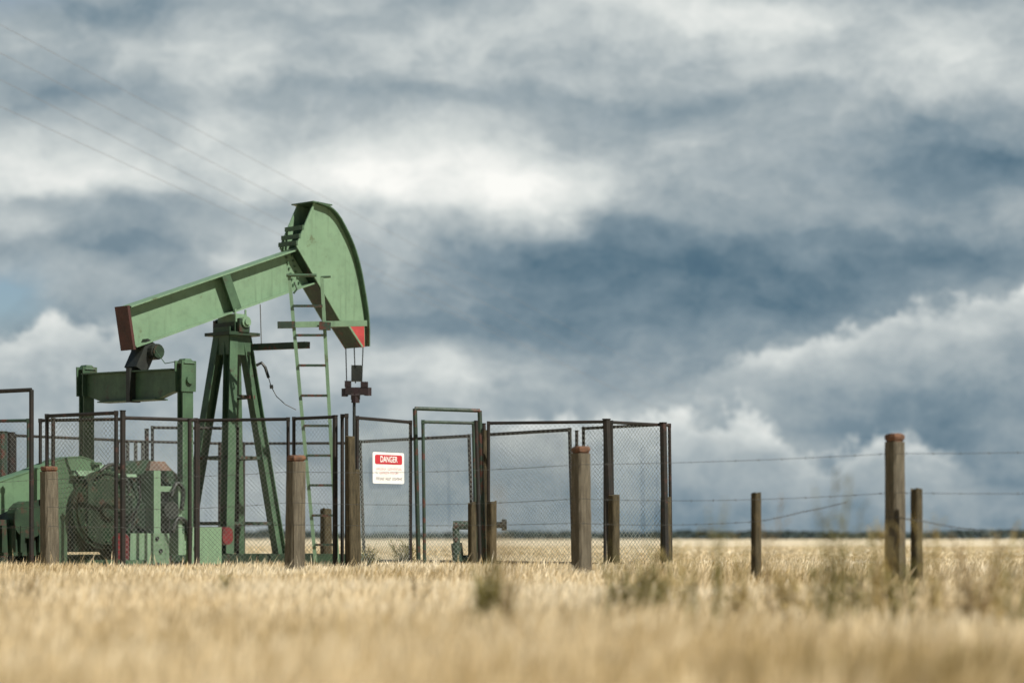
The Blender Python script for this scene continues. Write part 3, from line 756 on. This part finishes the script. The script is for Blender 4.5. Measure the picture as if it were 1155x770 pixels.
# lower side plates with bolt holes and red ends
def side_plate(px0, px1, py0, v, red_px, bolts, rlen):
    a = UZ(px0, py0, v); b = UZ(px1, py0, v); m = MB(); m.prism([W3(a[0],v,.02), W3(b[0],v,.02), W3(b[0],v,a[1]), W3(a[0]+.02,v,a[1])], nu*.14); s = m.build('side_plate', M['green'], jack)
    for x, y in bolts: m = MB(); c = UZ(x, y, v); m.tube([W3(c[0],v,c[1]), W3(c[0],v-.02,c[1])], .03, 8); m.build('bolt', M['black'], s)
    r0 = UZ(red_px[0], py0, v-.02); r1 = UZ(red_px[1], py0, v-.02); m = MB(); rad = abs(r1[0]-r0[0])/2; cu = (r0[0]+r1[0])/2
    m.prism([W3(cu+math.cos(a_)*rad, v-.02, (a[1]-rad if math.sin(a_) > 0 else a[1]-rlen)+math.sin(a_)*rad) for a_ in np.linspace(0, 2*math.pi, 20, endpoint=False)], nu*.12)
    m.build('red_end', M['red'], s)
side_plate(146, 191, 601, -1.45, (132,146), ((177,607),(181,621),(177,636)), .34)
side_plate(216, 250, 594, -1.30, (251,263), ((222,602),(220,618),(223,631)), .16)
# skid and belt guard
m = MB()
for v in (-.62, .62): m.bar(W3(-3.6, v, .17), W3(2.2, v, .17), .14, .26, nu)
for u in (-3.4,-2.2,-1.0,.0,1.0,2.1): m.bar(W3(u,-.54,.17), W3(u,.54,.17), .10, .2, au)
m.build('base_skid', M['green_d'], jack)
m = MB(); c = W3(ug-1.6, -.4, .8)
ubox(m, ug-2.1, ug-.9, -1.15, -.5, .30, .80, .04); m.tube([W3(ug-1.4,-1.2,.80), W3(ug-1.4,-.5,.80)], .26, 18)
for q in range(7): ubox(m, ug-2.0+q*.15, ug-1.93+q*.15, -1.21, -1.155, .35, .72)
m.build('engine', M['green_d'], jack)
GV = -1.0
g_out = [(-95,610),(-90,585),(-70,566),(-40,555),(0,543),(35,531),(65,519),(80,515.5),(92,515),(104,519),(112,528),(112,545)]
g_in = [(-80,640),(-55,625),(-30,600),(0,574),(30,560),(52,552),(62,556),(66,575),(66,600),(66,640),(76,640),(82,560)]
m = MB(); go = [UZ(x,y,GV) for x,y in g_out]; gi = [UZ(x,y,GV) for x,y in g_in]
face = g_out + [(112,545),(92,545),(80,565),(76,600),(76,638),(62,638),(62,600),(60,572),(50,562),(30,566),(0,580),(-30,604),(-60,632),(-90,632)][1:]
m.prism([W3(*(lambda q:(q[0],GV,q[1]))(UZ(x,y,GV))) for x,y in face], nu*.012)
for (a,b) in zip(g_out[:-1], g_out[1:]):
    p, q = UZ(*a,GV), UZ(*b,GV); m.bar(W3(p[0],GV+.14,p[1]+.004), W3(q[0],GV+.14,q[1]+.004), .30, .014, nu)
m.build('belt_guard', mat('guard_green_paint', (.105,.185,.105), (.08,.145,.08), rough=.5, nscale=2, dirt=.3, streak=.4), jack)
m = MB(); ubox(m, ug-.7, ug+.3, -1.6, -1.2, .14, .24); ubox(m, ug-.65, ug-.5, -1.55, -1.25, 0, .119); ubox(m, ug+.1, ug+.25, -1.55, -1.25, 0, .119); m.build('step', M['green_m'], jack)
# hoses and small pipework over the gear box
rh = random.Random(5)
for P in (((112,532),(124,524),(136,527),(142,540),(146,556)), ((193,560),(199,545),(207,552),(205,575)), ((195,600),(200,585),(210,588),(212,604)), ((148,600),(152,580),(158,562),(156,548))):
    m = MB(); vv = -1.32 + rh.uniform(-.06,.06); pp = [TR(x, y, vv) for x, y in P]
    ps = []
    for i in range(len(pp)-1):
        a0_, a1_, a2_, a3_ = pp[max(i-1,0)], pp[i], pp[i+1], pp[min(i+2,len(pp)-1)]
        for t_ in (0,.25,.5,.75):
            ps.append(.5*((2*a1_)+(a2_-a0_)*t_+(2*a0_-5*a1_+4*a2_-a3_)*t_**2+(3*a1_-a0_-3*a2_+a3_)*t_**3))
    ps.append(pp[-1]); m.tube(ps, rh.uniform(.016,.03), 7); m.build('hose', M['black'], jack, smooth=True)
for px_, py_, rr_ in ((108,524,.09),(122,527,.06),(136,528,.07),(152,524,.06)):
    m = MB(); q = TR(px_, py_, -1.0); m.tube([q-Z*.12, q], rr_*.6, 10); m.tube([q, q+Z*.035], rr_, 10); m.build('filler_cap', M['green_m'], jack)
# bolted joint where the beam enters the head, and flange seams
for i in range(6):
    for j in (0,1):
        c = beampt(LB-.75+j*.12-i*.0, dn*.14+i*dn*.145, -.008); m = MB(); m.tube([c, c-nu*.028], .018, 6); m.build('bolt', M['green_m'], beam)
# bridle, carrier bar, polished rod
uh, zh = UZ(409,391,0)
Yr = (OP + au*uh).y; 
def RP(px, py, Yq=None): return pt(px, py, Yq or Yr)
br_ = MB()
for x0, x1, dv in ((390,391,.0),(399.5,401,0),(409.5,408,0)): br_ = MB(); br_.tube([RP(x0,391), RP(x1,432)], .010, 6); br_.build('bridle_cable', M['black'], jack)
cbm = MB(); cbm.bar(RP(389.5,441), RP(414.5,441), .12, .12, Z); cbm.tube([RP(389,438), RP(389,447)], .055, 9); cbm.tube([RP(415,437), RP(415,446)], .06, 9); cbm.tube([RP(396,446), RP(406,446)], .07, 9); cbm.bar(RP(389,433), RP(396,433), .1, .12, Z); cbm.bar(RP(407,434), RP(415,434), .1, .12, Z); cbm.tube([RP(401,444), RP(401,454)], .07, 10)
cbm.build('carrier_bar', mat('dark_red_iron', (.022,.010,.011), (.012,.009,.009)), jack)
cbm = MB(); cbm.bar(RP(402,412), RP(402,430), .16, .14, None, ); cbm.bar(RP(397,415), RP(409,415), .08, .1, Z); cbm.build('rod_clamp', M['black'], jack)
pr_ = MB(); pr_.tube([RP(399.5,452), RP(399.5,600)], .026, 8); pr_.build('polished_rod', M['black'], jack)
# hooks, brake line and post arm
m = MB(); Yk = 37.0; m.tube([pt(x, y, Yk) for x, y in ((289,412),(295,409),(299,414),(303,426))], .024, 7); m.build('hook_arm', M['black'], jack)
m = MB(); m.tube([pt(x, y, Yk) for x, y in ((303,426),(306,436),(312,447),(322,456),(334,462))], .007, 5); m.tube([pt(306,434,Yk), pt(306.5,438,Yk)], .03, 6)
m.tube([pt(293.5,343,Yk+.4), pt(295,392,Yk+.4)], .008, 5); m.build('brake_line', M['wire'], jack)
# ------------------------------------------------------------------ ladder with its braces
YL = 36.3
lad = tag(thing('ladder', pt(356,645,YL)), 'tall narrow green ladder standing beside the horsehead', 'ladder')
def rail(x0,y0,x1,y1,r=.024,m_='green'): 
    m = MB(); m.bar(pt(x0,y0,YL), pt(x1,y1,YL), r*2.1, r*1.2); m.build('rail', M[m_], lad)
rail(326,309,356,634); rail(363,312,381,634)
Lx = lambda y: 326+(356-326)*(y-309)/325; Rx = lambda y: 363+(381-363)*(y-312)/322
for y in (345,378,412,446,480,513.5,547,581,614):
    m = MB(); m.bar(pt(Lx(y)+1,y,YL-.02), pt(Rx(y)-1,y,YL-.02), .035, .05, Z); m.build('rung', M['pipe_g'], lad)
m = MB(); m.tube([pt(323,310.5,YL-.03), pt(357,310.5,YL-.03)], .024, 8); m.tube([pt(362,312.5,YL), pt(373,312,YL)], .018, 7); m.tube([pt(332,318,YL), pt(335,326,YL), pt(331,331,YL)], .016, 6); m.build('top_handle', M['green_m'], lad)
m = MB(); m.bar(pt(314,366.5,YL-.06), pt(414,364.5,YL+.15), .085, .05, Z); m.build('safety_bar', M['green'], lad)
m = MB(); m.bar(pt(313,366.5,YL-.07), pt(333,366.2,YL-.05), .10, .07, Z); m.bar(pt(360,367.5,YL-.05), pt(373,368,YL-.05), .12, .07, Z); m.build('bar_clamp', M['pipe_g'], lad)
m = MB(); m.bar(pt(287,391.5,37.4), pt(347,389,YL+.1), .10, .09, Z); m.build('standoff_arm', M['pipe_g'], lad)
# ------------------------------------------------------------------ pipework in front of the field
YV = 37.0
wv = tag(thing('flow_pipe', pt(514,645,YV)), 'small dark elbowed pipe with a valve, low behind the tall green gate', 'pipe')
m = MB(); m.tube([pt(511,592,YV), pt(548,592,YV)], .07, 10); m.tube([pt(514,594,YV), pt(515.5,618,YV)], .055, 10); m.tube([pt(515,612,YV), pt(517,633,YV)], .09, 10); m.tube([pt(512,630,YV), pt(538,629,YV)], .055, 10); m.build('pipe_run', M['pipe_g'], wv)
m = MB(); m.tube([pt(553,592,YV), pt(568,591.5,YV)], .05, 10); m.tube([pt(566,591.5,YV), pt(571.5,591.5,YV)], .085, 12); m.build('valve_handle', M['black'], wv)
m = MB(); m.bar(pt(545,640,YV), pt(545,578,YV), .24, .22); m.tube([pt(545,600,YV-.1), pt(545,600,YV-.25)], .12, 12); m.build('valve_body', M['wood_g'], wv)

# ------------------------------------------------------------------ weeds
wm = [mat('olive_weed', (.21,.19,.07), (.15,.13,.045), rough=.8, nscale=8, bump=0, spec=.1), mat('yellow_weed', (.42,.33,.15), (.32,.25,.10), rough=.8, nscale=8, bump=0, spec=.1), mat('dry_brown_weed', (.30,.225,.12), (.22,.16,.085), rough=.8, nscale=8, bump=0, spec=.1)]
def weed(px, py_top, Y, spread, stems, mi, label, group, seed, leafy=1.0, leaf=.035):
    r = random.Random(seed); Y = Y*.88 if Y < 30 else Y; x0 = pt(px,0,Y).x; zt = H + (HZ-py_top)/F*Y
    m = MB(); fo = []
    zg = float(gh(x0, Y)); W_ = spread/F*Y*1.35; stems = int(stems*1.3)+1
    for s in range(stems):
        bx, by = x0 + r.uniform(-.3,.3)*W_, Y + r.uniform(-.3,.3)*W_
        h = (zt-zg)*(1 if s == 0 else r.uniform(.55,.98)); tx = bx + r.uniform(-.5,.5)*W_; ty = by + r.uniform(-.3,.3)*W_
        P = [Vector((bx+(tx-bx)*t**1.6, by+(ty-by)*t**1.6, zg+h*t)) for t in np.linspace(0,1,6)]
        m.tube(P, .0035, 4, .0015)
        nl = int(h/.035*leafy)
        for i in range(nl):
            t = r.uniform(.12,1); k = min(int(t*5),4); p = P[k].lerp(P[k+1], t*5-k)
            a = r.uniform(0,6.28); L = leaf*r.uniform(.6,1.6)*(1.25-.6*t); up_ = r.uniform(.2,1.2)
            d = Vector((math.cos(a), math.sin(a), up_)).normalized(); sd = d.cross(Z).normalized()*L*.20
            q = p + d*L*1.2; fo.append(([p, p+d*L*.5+sd, q, p+d*L*.5-sd], 0))
            if r.random() < .25:
                b2 = p + Vector((math.cos(a),math.sin(a),1.3)).normalized()*L*2.6; m.tube([p,b2], .002, 3)
                for _ in range(4):
                    c = p.lerp(b2, r.uniform(.4,1.05)); e = Vector((r.uniform(-1,1),r.uniform(-1,1),r.uniform(-.3,1))).normalized()*L*.4; g = e.cross(Z).normalized()*L*.12
                    fo.append(([c, c+e*.5+g, c+e, c+e*.5-g],0))
    o = tag(thing('weed_plant', (x0, Y, zg)), label, 'weed', group)
    m.build('stem', wm[mi], o)
    f = MB()
    for vs, _ in fo: f.add(vs, [(0,1,2,3)])
    f.build('foliage', wm[mi], o)
G1 = 'tall weeds growing through the dry grass'
W_SPEC = [
 (556,634,13,36,20,0,'low olive weed clump in front of the two greenish gate stakes',2.4),
 (536,655,12.5,16,4,0,'small green tuft left of the low olive clump, right of centre',1.2),
 (572,548,9.5,10,2,2,'tall thin pinkish weed stalk rising past the valve pipe',.9),
 (676,640,14,20,3,0,'thin upright weed in front of the gap between two timber posts',1.0),
 (712,620,15,44,20,0,'large olive weed clump at the foot of the leaning rusty gate pipe',2.2),
 (738,606,15.5,36,10,0,'bushy olive weed under the right end corner of the mesh fence',1.6),
 (765,616,16,40,9,1,'yellow weed just right of the mesh fence corner',1.3),
 (782,590,14,20,4,0,'slender weed between the mesh fence and the lone stake',.9),
 (812,560,12,26,4,0,'tall faint weed left of the lone short stake',.8),
 (835,600,15,34,8,1,'low yellow weed at the left foot of the lone short stake',1.3),
 (868,556,15,16,3,2,'upright brown weed stalk just right of the lone short stake',.8),
 (893,615,15,46,10,1,'broad low weed right of the lone short stake',1.3),
 (925,606,14,40,9,0,'olive weed below the loose wire end',1.3),
 (945,528,12,30,5,0,'tallest faint green weed crossing the loose wire end',1.1),
 (968,575,14,36,7,0,'leafy green weed between the loose wire and the tallest post',1.2),
 (992,588,15,40,10,1,'yellow green weed at the left foot of the tallest post',1.5),
 (1018,612,14,36,9,0,'olive weed hiding the base of the tallest post',1.5),
 (1062,578,14,34,6,1,'yellow weed just right of the short stake by the tallest post',1.0),
 (1088,600,13.5,44,9,2,'brown weed clump near the right edge',1.3),
 (1118,592,14,36,8,1,'yellow weed second from the right edge',1.2),
 (1146,570,12,30,6,0,'green leafy weed cut by the right edge',1.3),
 (20,640,17,40,8,2,'brown weed at the bottom left below the far left gate',1.2),
 (255,636,19,26,5,0,'small green tuft in front of the red tipped side plate',1.2),
 (480,640,18,26,4,2,'small brown tuft below the tall green gate',1.0),
]
for i, (px, py, Y, sp, stn, mi, lab, lf) in enumerate(W_SPEC): weed(px, py, Y, sp, stn, mi, lab, G1, 100+i, lf)
for i, (px, py, lab) in enumerate(((418,618,'small dark bush right of the corner timbers, low inside the enclosure'),(457,608,'small dark bush left of the tall green gate, below the danger sign'))):
    weed(px, py, 37.5, 16, 14, 0, lab, 'small dark bushes inside the enclosure', 200+i, 2.2, .06)
